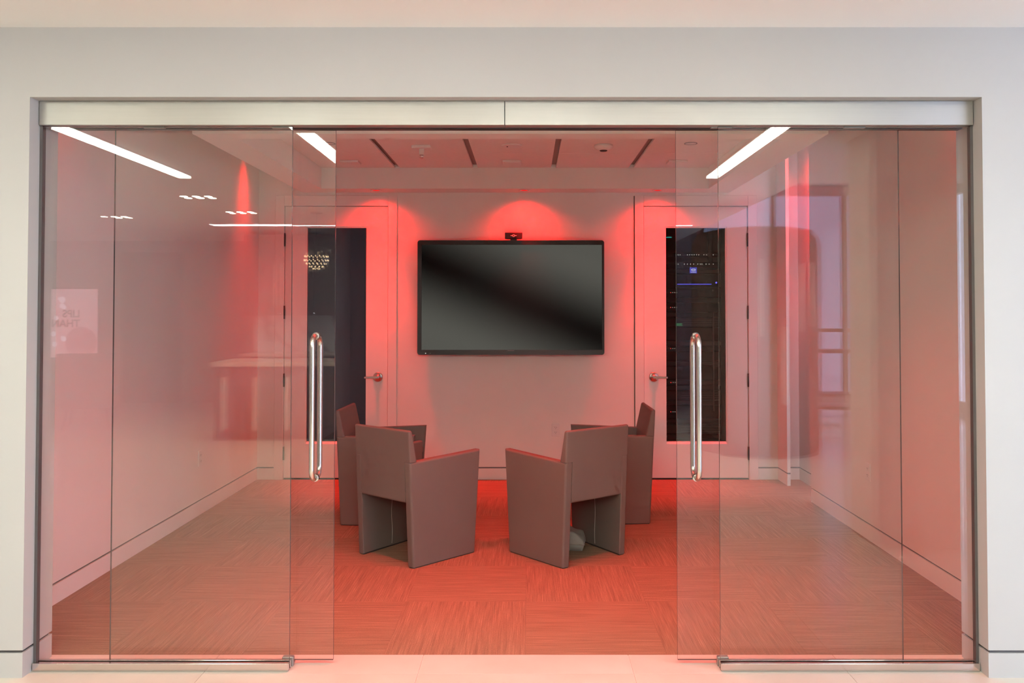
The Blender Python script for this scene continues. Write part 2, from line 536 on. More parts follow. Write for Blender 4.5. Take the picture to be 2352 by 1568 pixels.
# rear wall: grey, with glazing beyond x = 2.9
rw = MB()
rw.box(-8.0, 2.9, -10.6, -10.5, 0, 3.6)
rw.box(2.9, 6.6, -10.6, -10.5, 3.45, 3.6); rw.box(2.9, 6.6, -10.6, -10.5, 0, 0.12)
struct('wall_rear', rw, M['wallgrey'])
ew = MB()
ew.box(6.5, 6.6, -10.5, YF, 3.3, 3.6); ew.box(6.5, 6.6, -10.5, YF, 0, 0.15)
ew.box(6.5, 6.6, -1.6, YF, 0.15, 3.3); ew.box(6.5, 6.6, -10.5, -10.2, 0.15, 3.3)
struct('wall_east', ew, M['wall'])
def window(name, horizontal, a0, a1, b, z0, z1, nb):
    w = empty(name, kind='structure')
    fr = 0.06
    for k in range(nb + 1):
        p = a0 + (a1 - a0) * k / nb
        m_ = MB()
        if horizontal: m_.box(p - fr / 2, p + fr / 2, b - .03, b + .03, z0, z1)
        else: m_.box(b - .03, b + .03, p - fr / 2, p + fr / 2, z0, z1)
        m_.build('mullion', M['darkm'], w)
    for k in range(nb):
        p0 = a0 + (a1 - a0) * k / nb + fr / 2; p1 = a0 + (a1 - a0) * (k + 1) / nb - fr / 2
        m_ = MB()
        if horizontal: m_.box(p0, p1, b - .006, b + .006, z0, z1)
        else: m_.box(b - .006, b + .006, p0, p1, z0, z1)
        m_.build('pane', M['tint'] if horizontal else M['glass'], w)
window('window_1', True, 2.93, 6.47, -10.55, 0.12, 3.45, 3)
window('window_2', False, -10.17, -1.63, 6.55, 0.15, 3.3, 6)

# square column beside the camera
cwm = MB().box(2.23, 2.75, -2.27, -1.80, 0, CEIL).bevel(0.004, 1)
struct('wall_column', cwm, M['wall'])

# ================================================================== glass front: header, rails, panes
hd = thing('sliding_door_header', 'long satin aluminium header box over the glass doors', 'door header', (0, 0, 0))
for x0, x1 in ((-2.070, -0.0985), (-0.0965, 1.888)):
    MB().box(x0, x1, -0.020, 0.078, 2.293, 2.3962).bevel(0.0015, 1).build('cover', M['alu'], hd)
MB().box(-2.05, 1.87, 0.036, 0.076, 2.2895, 2.293).build('track', M['darkm'], hd)
for x in (-1.60, -1.05, 0.83, 1.40):
    MB().box(x - .045, x + .045, 0.016, 0.034, 2.288, 2.293).build('hanger', M['guide'], hd)

def pane(name, label, x0, x1, y, z0, z1, group=None):
    t = thing(name, label, 'glass panel', ((x0 + x1) / 2, y, 0), group=group)
    w = (x1 - x0) / 2
    mb = MB().box(-w, w, 0, 0.012, z0, z1)
    for f in mb.bm.faces:
        f.normal_update()
        if abs(f.normal.y) < 0.5: f.material_index = 1
    mb.build('pane', [M['glass'], M['edge']], t)
    return t

def sill(t, x0, x1):
    ox = t.location.x
    mb = MB()
    mb.box(x0 - ox, x1 - ox, -0.022, -0.002, 0.004, 0.034); mb.box(x0 - ox, x1 - ox, 0.0135, 0.030, 0.004, 0.034)
    mb.box(x0 - ox, x1 - ox, -0.018, 0.026, 0.0, 0.004)
    mb.bevel(0.0015, 1).build('bottom_rail', M['polish'], t)

def jamb(t, x):
    ox = t.location.x
    MB().box(x - ox - .006, x - ox + .006, -0.006, 0.018, 0.034, 2.290).build('side_channel', M['reveal'], t)

pl = pane('fixed_glass_panel', 'fixed clear glass panel by the cream warm-lit wall end', -2.066, -1.002, 0.0, 0.020, 2.2925)
sill(pl, -2.070, -1.000); jamb(pl, -2.068)
pr = pane('fixed_glass_panel', 'fixed clear glass panel by the cool white wall end', 0.811, 1.886, 0.0, 0.020, 2.2925)
sill(pr, 0.809, 1.890); jamb(pr, 1.887)

def handle(t, x):
    """back-to-back stainless pull, ends meeting through the glass"""
    ox, oy = t.location.x, t.location.y
    z0, z1 = 0.790, 1.398
    h = empty('pull_handle'); h.parent = t
    h.location = (x - ox, 0, 0)
    for s, yb in ((-1, 0.0), (1, 0.012)):
        pth = []
        ybar = yb + s * 0.062
        r = 0.045
        pth.append((0, yb, z1))
        for k in range(9):
            a = math.pi / 2 * k / 8
            pth.append((0, ybar - s * r + s * r * math.sin(a), z1 - r + r * math.cos(a)))
        pth.append((0, ybar, (z0 + z1) / 2))
        for k in range(9):
            a = math.pi / 2 * (1 - k / 8)
            pth.append((0, ybar - s * r + s * r * math.sin(a), z0 + r - r * math.cos(a)))
        pth.append((0, yb, z0))
        MB().tube(pth, 0.0115, 18).build('bar', M['steel'], h)
        for zz in (z0, z1):
            c = MB(); lo, hi = sorted((yb, yb + s * 0.005))
            c.lathe([(0.0155, lo), (0.0155, hi)], (0, 0, zz), 24, 'Y')
            c.build('washer', M['polish'], h)

sl = pane('sliding_glass_door', 'sliding glass door standing in front of the plain dark closet door', -1.787, -0.831, 0.060, 0.016, 2.289)
handle(sl, -0.912)
sr = pane('sliding_glass_door', 'sliding glass door standing in front of the equipment rack door', 0.641, 1.606, 0.060, 0.016, 2.289)
handle(sr, 0.724)

def guide(x, s, label):
    t = thing('floor_guide', label, 'door guide', (x, 0, 0))
    MB().box(-.024, .024, 0.032, 0.056, 0.0, 0.040).bevel(0.003, 1).build('block', M['guide'], t)
    MB().box(-.020, .020, 0.054, 0.084, 0.0, 0.010).bevel(0.002, 1).build('foot', M['guide'], t)
guide(-1.018, 1, 'small grey floor guide at the rail end by the plain dark closet door')
guide(0.829, -1, 'small grey floor guide at the rail end by the equipment rack door')

# ================================================================== interior doors
def room_door(name, x0, x1, hinge_left, label):
    """leaf x0..x1, flat painted frame, tall glass lite, lever, four hinges"""
    d = empty(name, kind='structure', label=label)
    zt, zb = 2.456, 0.014
    fx0, fx1, fz = x0 - .085, x1 + .085, 2.556
    fr = MB()
    y0, y1 = YB - .012, YB + .1
    fr.box(fx0, x0 - .004, y0, y1, 0, fz); fr.box(x1 + .004, fx1, y0, y1, 0, fz)
    fr.box(x0 - .004, x1 + .004, y0, y1, zt + .004, fz)
    fr.bevel(0.003, 1).build('frame', M['door'], d)
    # stop behind the leaf, so the joint reads dark
    st = MB()
    st.box(x0 - .004, x0 + .02, YB + .055, YB + .09, 0, zt + .004); st.box(x1 - .02, x1 + .004, YB + .055, YB + .09, 0, zt + .004)
    st.box(x0, x1, YB + .055, YB + .09, zt - .02, zt + .004)
    st.build('stop', M['darkm'], d)
    gx0, gx1, gz0, gz1 = x0 + .187, x1 - .184, 0.318, 2.276
    lf = MB()
    ly0, ly1 = YB + .006, YB + .050
    for a, b, c, e in ((x0, gx0, zb, zt), (gx1, x1, zb, zt), (gx0, gx1, zb, gz0), (gx0, gx1, gz1, zt)):
        lf.box(a, b, ly0, ly1, c, e)
    leaf = lf.build('leaf', M['door'], d)
    bd = MB()
    w_ = 0.012
    bd.box(gx0, gx0 + w_, ly0 + .006, ly1 - .006, gz0, gz1); bd.box(gx1 - w_, gx1, ly0 + .006, ly1 - .006, gz0, gz1)
    bd.prism([(gx0 + w_, ly0, gz0 - .001), (gx0 + w_, ly1 - .006, gz0 - .001), (gx0 + w_, ly1 - .006, gz0 + .020), (gx0 + w_, ly0 + .020, gz0 + .020)], [(gx1 - w_, ly0, gz0 - .001), (gx1 - w_, ly1 - .006, gz0 - .001), (gx1 - w_, ly1 - .006, gz0 + .020), (gx1 - w_, ly0 + .020, gz0 + .020)]); bd.box(gx0 + w_, gx1 - w_, ly0 + .006, ly1 - .006, gz1 - w_, gz1)
    bd.build('glazing_bead', M['door'], d)
    MB().box(gx0 + w_, gx1 - w_, YB + .024, YB + .032, gz0 + w_, gz1 - w_).build('pane', M['dglass'], d)
    # lever handle on the free side
    hx = x1 - .085 if hinge_left else x0 + .085
    s = -1 if hinge_left else 1
    hz = 0.918
    h = empty('lever_handle', (hx, ly0, hz)); h.parent = d
    MB().lathe([(0.044, -0.001), (0.044, -0.006), (0.036, -0.010), (0.014, -0.012), (0.012, -0.045)], (0, 0, 0), 36, 'Y').build('rose', M['steel'], h)
    lv = MB()
    lv.prism([(-s * .014, -.048, -.013), (-s * .014, -.034, -.013), (-s * .014, -.034, .013), (-s * .014, -.048, .013)],
             [(s * .118, -.046, -.012), (s * .118, -.036, -.012), (s * .118, -.036, .006), (s * .118, -.046, .006)])
    lv.bevel(0.004, 2).build('lever', M['steel'], h)
    hxp = x0 - .002 if hinge_left else x1 + .002
    for z in (2.155, 1.500, 0.890, 0.235):
        MB().lathe([(0.008, -0.06), (0.008, 0.06)], (hxp, YB - .004, z), 14).build('hinge', M['darkm'], d)
    MB().box(x0, x1, YB + .01, YB + .06, 0.0, 0.012).build('threshold', M['darkm'], d)
    return d
room_door('door_1', -2.192, -1.263, True, 'white door with tall plain dark pane')
room_door('door_2', 1.051, 1.984, False, 'white door with tall pane showing the equipment rack')

# ================================================================== equipment rack behind door_2
rk = thing('server_rack', 'tall black equipment rack with small coloured lights behind the door pane', 'rack', (1.60, 4.62, 0))
for x in (-.285, .285):
    for y in (0.0, 0.55):
        MB().box(x - .022, x + .022, y - .02, y + .02, 0, 2.55).build('post', M['rack'], rk)
MB().box(-.31, .31, -.03, .58, 2.55, 2.58).build('top_panel', M['rack'], rk)
MB().box(-.31, .31, -.03, .58, 0.0, 0.06).build('base', M['rack'], rk)
rng = random.Random(3)
z = 0.10
heights = [.13, .045, .045, .09, .045, .13, .045, .09, .045, .045, .13, .045, .09, .045, .045, .13, .09, .045, .09, .045, .09, .13, .045, .045]
blue_z = None
for k, hgt in enumerate(heights):
    if z + hgt > 2.5: break
    u = empty('rack_unit', (0, -.02, z)); u.parent = rk
    dep = rng.choice((0, .006, .012, .02))
    MB().box(-.262, .262, dep, .45, .002, hgt - .003).bevel(0.002, 1).build('faceplate', rng.choice((M['rackface'], M['rack'])), u)
    if k % 2 == 0:
        MB().box(-.30, -.255, -.006, .0, hgt / 2 - .0022, hgt / 2 + .0022).build('ear_slot', M['tick'], u)
    if k in (5, 9, 13, 18, 20):
        n = rng.randint(2, 4)
        for q in range(n):
            x = -.22 + q * .02
            MB().box(x, x + .005, dep - .003, dep, hgt * .5 - .002, hgt * .5 + .003).build('indicator_light', M['ledw'] if q else M['ledr'], u)
    if k in (3, 7, 11, 14, 16):
        for q in range(3):
            MB().box(-.12, .27, dep - .002, dep, hgt * (.2 + .25 * q), hgt * (.2 + .25 * q) + .003).build('vent_slit', M['tick'], u)
    z += hgt + .004
# rows of port lights
def rack_bits():
    for zz, xs in ((2.055, [-.17 + .02 * q for q in range(3)] + [-.06 + .022 * q for q in range(6)] + [.10, .125, .19]),
                   (1.965, [-.17, -.15] + [-.09 + .03 * q for q in range(4)] + [.04, .065, .08, .12, .15, .19])):
        p = empty('patch_panel', (0, -.026, zz)); p.parent = rk
        MB().box(-.24, .24, 0, .006, -.02, .02).build('faceplate', M['rackface'], p)
        for x in xs:
            MB().box(x, x + .006, -.003, 0, -.003, .004).build('port_light', M['ledw'], p)
    d = empty('touch_display', (.0, -.03, 1.905)); d.parent = rk
    MB().box(-.034, .034, 0, .008, -.028, .028).bevel(.002, 1).build('screen', M['ledbs'], d)
    pts_o = [(0.024 * math.cos(a), 0.011 * math.sin(a)) for a in (2 * math.pi * q / 24 for q in range(24))]
    e = MB()
    for q in range(24):
        a, b = pts_o[q], pts_o[(q + 1) % 24]
        e.prism([(a[0], -.002, a[1] + .005), (b[0], -.002, b[1] + .005), (b[0] * .5, -.002, b[1] * .35 + .005), (a[0] * .5, -.002, a[1] * .35 + .005)],
                [(a[0], -.0005, a[1] + .005), (b[0], -.0005, b[1] + .005), (b[0] * .5, -.0005, b[1] * .35 + .005), (a[0] * .5, -.0005, a[1] * .35 + .005)])
    e.build('emblem', M['ledsoft'], d)
    MB().box(-.026, .026, -.002, -.0005, -.020, -.014).build('caption', M['ledsoft'], d)
    MB().box(-.155, .175, -.026, -.020, 1.768, 1.774).build('blue_light_bar', M['ledb'], rk)
    MB().lathe([(.009, -.024), (.009, -.020)], (.222, 0, 1.786), 14, 'Y').build('blue_button', M['ledb'], rk)
    MB().lathe([(.009, -.024), (.009, -.020)], (.19, 0, 1.712), 14, 'Y').build('round_knob', M['tick'], rk)
    g = empty('green_display', (-.140, -.028, 1.382)); g.parent = rk
    MB().box(-.036, .036, 0, .006, -.016, .016).build('screen', M['rack'], g)
    for q in range(3):
        MB().box(-.032, .032 - .008 * (q == 1), -.002, 0, -.012 + .009 * q, -.007 + .009 * q).build('display_line', M['ledg'], g)
    t = empty('teal_display', (-.240, -.028, 2.225)); t.parent = rk
    MB().box(-.036, .036, 0, .006, -.012, .012).build('screen', M['rack'], t)
    for q in range(6):
        MB().box(-.030 + q * .0105, -.0225 + q * .0105, -.002, 0, -.005, .004 - .002 * (q % 2)).build('character_block', M['ledt'], t)
    MB().box(.185, .198, -.028, -.018, .55, 1.50).build('cable_duct', M['tick'], rk)
    for zz in (1.97, 1.90):
        MB().box(.02, .24, -.024, -.021, zz - .035, zz - .033).build('red_trim_line', M['redtrim'], rk)
M['redtrim'] = mat('red_trim', (0.35, 0.03, 0.03), 0.5)
rack_bits()

# ================================================================== wall-mounted display
tv = thing('wall_display', 'large black flat screen mounted on the back wall between the doors', 'television', (-0.150, 3.985, 1.632))
W2, H2 = 0.832, 0.510
def tv_frame():
    pts = []
    r = .022
    for cx_, cz_, a0 in ((W2 - r, H2 - r, 0), (-W2 + r, H2 - r, 90), (-W2 + r, -H2 + r, 180), (W2 - r, -H2 + r, 270)):
        for k in range(5):
            a = R(a0 + 90 * k / 4)
            pts.append((cx_ + r * math.cos(a), cz_ + r * math.sin(a)))
    m_ = MB()
    m_.prism([(x, -.005, z_) for x, z_ in pts], [(x, .035, z_) for x, z_ in pts])
    return m_, pts
body, opts = tv_frame()
body.build('back_cover', M['black'], tv)
ip = [(-W2 + .036, -H2 + .044), (W2 - .020, -H2 + .044), (W2 - .020, H2 - .040), (-W2 + .036, H2 - .040)]
# bezel: four mitred rails proud of the panel
oc = [(-W2, -H2), (W2, -H2), (W2, H2), (-W2, H2)]
bezel = MB()
def bezel_ring():
    n = len(opts)
    a0 = [bezel.bm.verts.new((x, -.028, z_)) for x, z_ in opts]
    a1 = [bezel.bm.verts.new((x, -.004, z_)) for x, z_ in opts]
    for k in range(n):
        bezel.bm.faces.new((a0[k], a0[(k + 1) % n], a1[(k + 1) % n], a1[k]))
    i0 = [bezel.bm.verts.new((x, -.024, z_)) for x, z_ in ip]
    i1 = [bezel.bm.verts.new((x, -.004, z_)) for x, z_ in ip]
    for k in range(4):
        bezel.bm.faces.new((i0[k], i0[(k + 1) % 4], i1[(k + 1) % 4], i1[k]))
    # corners of opts: groups of five per corner in order TR, TL, BL, BR
    grp = [a0[0:5], a0[5:10], a0[10:15], a0[15:20]]
    inn = [i0[2], i0[3], i0[0], i0[1]]
    for c in range(4):
        for k in range(4):
            bezel.bm.faces.new((grp[c][k], grp[c][k + 1], inn[c]))
        nx = (c + 1) % 4
        bezel.bm.faces.new((grp[c][4], grp[nx][0], inn[nx], inn[c]))
bezel_ring()
bezel.build('bezel', M['black'], tv)
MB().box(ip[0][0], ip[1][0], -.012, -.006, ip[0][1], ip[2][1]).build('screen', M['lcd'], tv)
MB().box(-.03, .03, -.0285, -.026, -H2 + .036, -H2 + .039).build('name_plate', M['tick'], tv)
for x in (-.757, -.717):
    MB().lathe([(.004, -.031), (.004, -.026)], (x, 0, -H2 + .014), 10, 'Y').build('indicator_light', M['ledw'] if x < -.74 else M['tick'], tv)
MB().box(-.25, .25, .035, .07, -.2, .2).build('wall_bracket', M['darkm'], tv)

vc = thing('video_camera', 'small black conference camera with pale emblem on top of the screen', 'camera', (-0.125, 3.97, 2.142))
MB().prism([(-.079, -.03, .012), (.079, -.03, .012), (.079, -.03, .068), (-.079, -.03, .068)],
           [(-.060, .03, .012), (.060, .03, .012), (.060, .03, .062), (-.060, .03, .062)]).bevel(.003, 2).build('housing', M['black'], vc)
MB().box(-.028, .028, -.02, .03, 0.0, .012).build('foot', M['black'], vc)
def emblem():
    e = MB()
    yo, yi = -.0335, -.0305
    pts = [(.013 * math.cos(R(a)), .011 * math.sin(R(a))) for a in (22.5 + 45 * k for k in range(8))]
    for q in range(8):
        a, b = pts[q], pts[(q + 1) % 8]
        e.prism([(a[0], yo, a[1]), (b[0], yo, b[1]), (b[0] * .6, yo, b[1] * .6), (a[0] * .6, yo, a[1] * .6)],
                [(a[0], yi, a[1]), (b[0], yi, b[1]), (b[0] * .6, yi, b[1] * .6), (a[0] * .6, yi, a[1] * .6)])
    e.box(-.027, -.012, yo, yi, -.0025, .0025); e.box(.012, .027, yo, yi, -.0025, .0025)
    o = e.build('emblem', M['white'], vc, (0, 0, .040))
emblem()

# ================================================================== red downlights
def red_light(x, y, z_, power, label, tilt=(0, 0, 0), angle=125, blend=1.0, group=None, core=0):
    t = thing('red_downlight', label, 'downlight', (x, y, z_), group=group)
    MB().lathe([(.048, 0), (.052, -.004), (.040, -.006), (.036, 0.0)], (0, 0, 0), 28).build('trim_ring', M['white'], t)
    MB().lathe([(.035, -.002), (.035, -.001)], (0, 0, 0), 24).build('lens', M['redlens'], t)
    spot('red_beam', t, (0, 0, -.012), power, RED, angle, blend, tilt, 0.07)
    if core: spot('red_core_beam', t, (0, 0, -.012), core, RED, 50, 1.0, (0, 0, 0), 0.03)
    return t
RB = 66.0
red_light(-1.34, 3.880, TB, RB, angle=150, tilt=(R(3), 0, 0), core=290, label= 'red downlight in the tray edge above the plain dark closet door')
red_light(-0.03, 3.880, TB, RB, angle=150, tilt=(R(3), 0, 0), core=290, label= 'red downlight in the tray edge above the wall screen')
red_light(1.15, 3.880, TB, RB, angle=150, tilt=(R(3), 0, 0), core=290, label= 'red downlight in the tray edge above the equipment rack door')
red_light(-2.32, 3.64, RC - .001, 26, core=75, label='red downlight in the ceiling gap near the plain dark closet door', angle=84)
red_light(2.36, 3.60, RC - .001, 32, core=130, label='red downlight in the ceiling gap near the equipment rack door', angle=150)
red_light(-2.34, 0.66, RC, 17, 'red downlight in the ceiling corner behind the warm-lit fixed glass panel', angle=90)
red_light(2.155, 0.66, RC, 17, 'red downlight in the ceiling corner behind the cool-lit fixed glass panel', angle=90)
for x in (-1.0, -0.08, 0.84):
    red_light(x, 0.92, RC, 225, label= 'red downlight in the front ceiling gap just inside the sliding glass doors', angle=100, group='front red downlights')

# ================================================================== devices in the ceiling tray
def disc(name, label, cat, x, y, prof, m, group=None):
    t = thing(name, label, cat, (x, y, TT), group=group)
    MB().lathe(prof, (0, 0, 0), 36).build('housing', m, t)
    return t
s_ = disc('ceiling_speaker', 'flat round ceiling speaker in the middle tray panel', 'speaker', -0.119, 2.795, [(.078, 0), (.076, -.006), (.066, -.010), (.05, -.008)], M['white'])
MB().lathe([(.006, -.012), (.006, -.009)], (-.035, 0, 0), 10).build('status_light', M['socket'], s_)
d_ = disc('smoke_detector', 'domed white smoke detector on the tray panel between two dark slots', 'detector', 0.573, 2.79, [(.070, 0), (.070, -.016), (.055, -.030), (.030, -.040), (.02, -.040)], M['white'])
MB().lathe([(.024, -.046), (.030, -.040), (.028, -.034)], (0, 0, 0), 20).build('sensor_chamber', M['socket'], d_)
for x, lab in ((-1.487, 'unlit round recessed light in the tray panel nearest the warm-lit side'), (1.219, 'unlit round recessed light in the tray panel nearest the equipment rack door')):
    t = thing('recessed_light', lab, 'downlight', (x, 2.72, TT))
    MB().lathe([(.048, 0), (.050, -.003), (.043, -.004), (.042, 0.0)], (0, 0, 0), 32).build('trim_ring', M['tick'], t)
    MB().lathe([(.041, -.002), (.041, -.001)], (0, 0, 0), 32).build('lens', M['white'], t)
for x, y, lab in ((-1.484, 3.482, 'flat square ceiling light in the rear tray panel toward the plain dark closet door'),
                  (-0.131, 3.482, 'flat square ceiling light in the rear tray panel in front of the screen'),
                  (1.247, 3.470, 'flat square ceiling light in the rear tray panel toward the equipment rack door')):
    t = thing('square_ceiling_light', lab, 'ceiling light', (x, y, TT))
    MB().box(-.078, .078, -.065, .065, -.016, 0).bevel(.003, 1).build('frame', M['white'], t)
    MB().box(-.060, .060, -.048, .048, -.019, -.015).build('diffuser', M['panelc'], t)
t = thing('ceiling_sensor', 'white plate with stub stem and dark lens hanging from the tray panel', 'sensor', (-0.806, 2.83, TT))
MB().box(-.072, .072, -.055, .055, -.022, 0).bevel(.003, 1).build('plate', M['white'], t)
MB().box(-.018, .018, -.018, .018, -.066, -.02).bevel(.003, 1).build('stem', M['white'], t)
MB().lathe([(.006, -.092), (.016, -.088), (.019, -.076), (.014, -.066)], (0, 0, 0), 20).build('lens', M['polish'], t)

# ================================================================== wall outlets
def outlet(label, loc, rz):
    t = thing('wall_outlet', label, 'outlet', loc, rz)
    MB().box(-.036, .036, -.006, 0, -.058, .058).bevel(.0025, 2).build('cover_plate', M['white'], t)
    for zc in (-.022, .022):
        r_ = MB().box(-.017, .017, -.008, -.005, zc - .015, zc + .015).bevel(.004, 2).build('receptacle', M['white'], t)
        for a, b in ((-.008, .006), (.005, .006)):
            MB().box(a, a + .003, -.0088, -.0075, zc - .001, zc - .001 + b).build('slot', M['socket'], r_)
        MB().lathe([(.0022, -.0088), (.0022, -.0075)], (0, 0, zc - .009), 10, 'Y').build('ground_hole', M['socket'], r_)
outlet('white duplex outlet on the back wall under the screen', (0.252, YB, 0.445), 0)
outlet('white duplex outlet low on the side wall by the plain dark closet door', (XL, 2.72, 0.42), R(90))
outlet('white duplex outlet low on the side wall by the equipment rack door', (XR, 2.02, 0.45), R(-90))

# ================================================================== armchairs
def make_chair(label):
    """fully upholstered armchair, local +x is forward"""
    c = thing('armchair', label, 'armchair')
    def rear(z_): return -.2425 - .048 * z_
    def front(z_): return .2425 + .070 * z_
    def wo(x): return .2525 + .070 * (x + .2425)          # arms splay towards the front
    for s in (-1, 1):
        prof = [(rear(.006), .006), (front(.006), .006), (front(.30), .30), (front(.638), .638), (rear(.620), .620), (rear(.30), .30)]
        p = MB().prism([(x, s * wo(x), z_) for x, z_ in prof], [(x, s * (wo(x) - .05), z_) for x, z_ in prof])
        p.bevel(.013, 4, keep=lambda e: all(abs(abs(v.co.y) - wo(v.co.x)) < 1e-4 for v in e.verts) and any(v.co.z > .01 for v in e.verts))
        p.bevel(.006, 2, keep=lambda e: all(abs(abs(v.co.y) - wo(v.co.x) + .05) < 1e-4 for v in e.verts))
        sp_ = p.build('side_panel', M['fabric'], c, smooth=False)
        fx = [(0.0 + .004 * math.sin(k), s * (wo(0) - .0505), .02 + .34 * k / 8) for k in range(9)]
        MB().tube(fx, .0022, 6).build('seam', M['seam'], sp_)
        gl = [(-.235, s * (wo(-.235) - .044)), (.235, s * (wo(.235) - .044)), (.235, s * (wo(.235) - .006)), (-.235, s * (wo(-.235) - .006))]
        MB().prism([(x, y, 0) for x, y in gl], [(x, y, .006) for x, y in gl]).build('glide', M['socket'], sp_)
    # back: narrow between the sides, full width above the arms
    def inner(z_):
        if z_ < .60: return rear(z_) + .062
        return rear(z_) + .062 - .036 * (z_ - .60) / .208
    out = [(-.201, .378), (.201, .378), (.201, .621), (.2515, .621), (.2515, .808), (-.2515, .808), (-.2515, .621), (-.201, .621)]
    b = MB().prism([(rear(z_), y, z_) for y, z_ in out], [(inner(z_), y, z_) for y, z_ in out])
    b.bevel(.012, 4, keep=lambda e: (all(v.co.z > .80 for v in e.verts)) or all(abs(abs(v.co.y) - .2515) < 1e-5 for v in e.verts) and abs(e.verts[0].co.z - e.verts[1].co.z) > .1
            or all(abs(v.co.z - .378) < 1e-5 for v in e.verts) and abs(e.verts[0].co.y - e.verts[1].co.y) > .1)
    b.build('backrest', M['fabric'], c)
    def pad(x0, x1, z0, z1, w, seg, name):
        pl_ = [(x0, wo(x0) - .0515), (x1, wo(x1) - .0515), (x1, -wo(x1) + .0515), (x0, -wo(x0) + .0515)]
        MB().prism([(x, y, z0) for x, y in pl_], [(x, y, z1) for x, y in pl_]).bevel(w, seg).build(name, M['fabric'], c)
    pad(-.198, .262, .372, .432, .006, 2, 'seat')
    pad(-.195, .268, .4325, .490, .016, 4, 'seat_cushion')
    return c
ch0 = make_chair('taupe armchair with its back to the glass, set before the plain dark closet door')
ch0.location = (-0.704, 1.745, 0); ch0.rotation_euler = (0, 0, R(50))
for lab, loc, a in (('taupe armchair with its back to the glass and a grey cushion under it', (0.257, 1.742, 0), 127.5),
                    ('taupe armchair standing side-on against the plain dark closet door', (-1.071, 2.662, 0), -2),
                    ('taupe armchair standing side-on against the equipment rack door', (0.624, 2.703, 0), 181)):
    o = copy_tree(ch0); o.location = loc; o.rotation_euler = (0, 0, R(a)); o['label'] = lab

# soft cushion on the carpet
def cushion():
    t = thing('floor_cushion', 'grey cloth cushion lying on the carpet under an armchair', 'cushion', (0.245, 1.865, 0), R(-6))
    n = 18
    mb = MB(); bm = mb.bm
    top = []; bot = []
    for i in range(n + 1):
        rt, rb = [], []
        for j in range(n + 1):
            u, v = i / n * 2 - 1, j / n * 2 - 1
            e = max(abs(u), abs(v))
            prof = (1 - min(1, e) ** 16) ** .5
            wob = .006 * math.sin(7 * u + 2 * v) + .005 * math.sin(5 * v - 3 * u)
            x, y = u * .125 * (1 - .04 * v * v), v * .10 * (1 - .04 * u * u)
            zt = .045 + prof * (.055 + .022 * (1 - u * u) + wob - .030 * u)
            rt.append(bm.verts.new((x, y, zt)))
            rb.append(bm.verts.new((x, y, .045 * (1 - prof ** .5))))
        top.append(rt); bot.append(rb)
    for i in range(n):
        for j in range(n):
            f = bm.faces.new((top[i][j], top[i + 1][j], top[i + 1][j + 1], top[i][j + 1])); f.smooth = True
            f = bm.faces.new((bot[i][j + 1], bot[i + 1][j + 1], bot[i + 1][j], bot[i][j])); f.smooth = True
    bmesh.ops.remove_doubles(bm, verts=bm.verts[:], dist=1e-4)
    rim = [e for e in bm.edges if len(e.link_faces) == 1]
    if rim: bmesh.ops.bridge_loops(bm, edges=rim)
    mb.build('cover', M['cushion'], t)
    pth = [(-.125 + .25 * k / 10, -.101, .045 + .002 * math.sin(k)) for k in range(11)]
    MB().tube(pth, .0022, 6).build('piping', M['cushion'], t)
cushion()

# ================================================================== showroom lights (seen in the glass, plus added unseen fill)
for k, (x, lab) in enumerate(((-2.97, 'long white ceiling light strip over the warm end of the showroom'), (-1.45, 'long white ceiling light strip over the plain dark closet door side'),
                              (0.08, 'long white ceiling light strip along the middle of the showroom'), (1.60, 'long white ceiling light strip next to the square column'))):
    t = thing('ceiling_light_strip', lab, 'ceiling light', (x, 0, CEIL))
    fm = MB()
    fm.box(-.060, -.050, -3.62, -1.35, -.012, 0); fm.box(.050, .060, -3.62, -1.35, -.012, 0)
    fm.box(-.050, .050, -3.62, -3.60, -.012, 0); fm.box(-.050, .050, -1.37, -1.35, -.012, 0)
    fm.build('frame', M['white'], t)
    MB().box(-.049, .049, -3.60, -1.37, -.030, -.002).build('diffuser', M['strip'], t)

def trio(x, y, label, power=90):
    t = thing('triple_downlight', label, 'downlight', (x, y, CEIL))
    MB().box(-.19, .19, -.06, .06, -.006, 0).bevel(.002, 1).build('trim_plate', M['white'], t)
    for dx in (-.125, 0, .125):
        l_ = MB().lathe([(.037, -.010), (.037, -.005)], (dx, 0, 0), 24).build('lens', M['lamp'], t)
    spot('warm_beam', t, (0, 0, -.03), power, (1.0, .82, .58), 100, .8)
trio(-3.39, -5.04, 'three-lamp ceiling downlight above the kitchen island end')
trio(-3.40, -6.39, 'three-lamp ceiling downlight in front of the light bar')
trio(-5.12, -6.88, 'three-lamp ceiling downlight above the slipper chair')
trio(-1.20, -5.04, 'added unseen three-lamp fill downlight above the middle of the kitchen island', 90)  # added out of sight to send more light into the meeting room
trio(0.90, -5.04, 'added unseen three-lamp fill downlight in the open middle of the showroom floor', 90)  # second added fill trio, also out of sight
for x, lab in ((-0.62, 'added unseen wide white fill strip above the end of the kitchen island'), (0.62, 'added unseen wide white fill strip between the island and the round pod')):
    t = thing('ceiling_light_strip', lab, 'ceiling light', (x, 0, CEIL))  # unseen strips added as fill to brighten the meeting room
    MB().box(-.10, .10, -7.0, -4.3, -.012, 0).build('frame', M['white'], t)
    MB().box(-.085, .085, -6.98, -4.32, -.015, -.012).build('diffuser', M['fill_strip'], t)
lb = thing('linear_light', 'long horizontal white light bar over the kitchen cabinets', 'ceiling light', (-1.0, -7.60, CEIL))
MB().box(-3.2, 3.2, -.032, .032, -.03, 0).build('housing', M['white'], lb)
MB().box(-3.2, 3.2, -.028, .028, -.034, -.03).build('diffuser', M['lin'], lb)

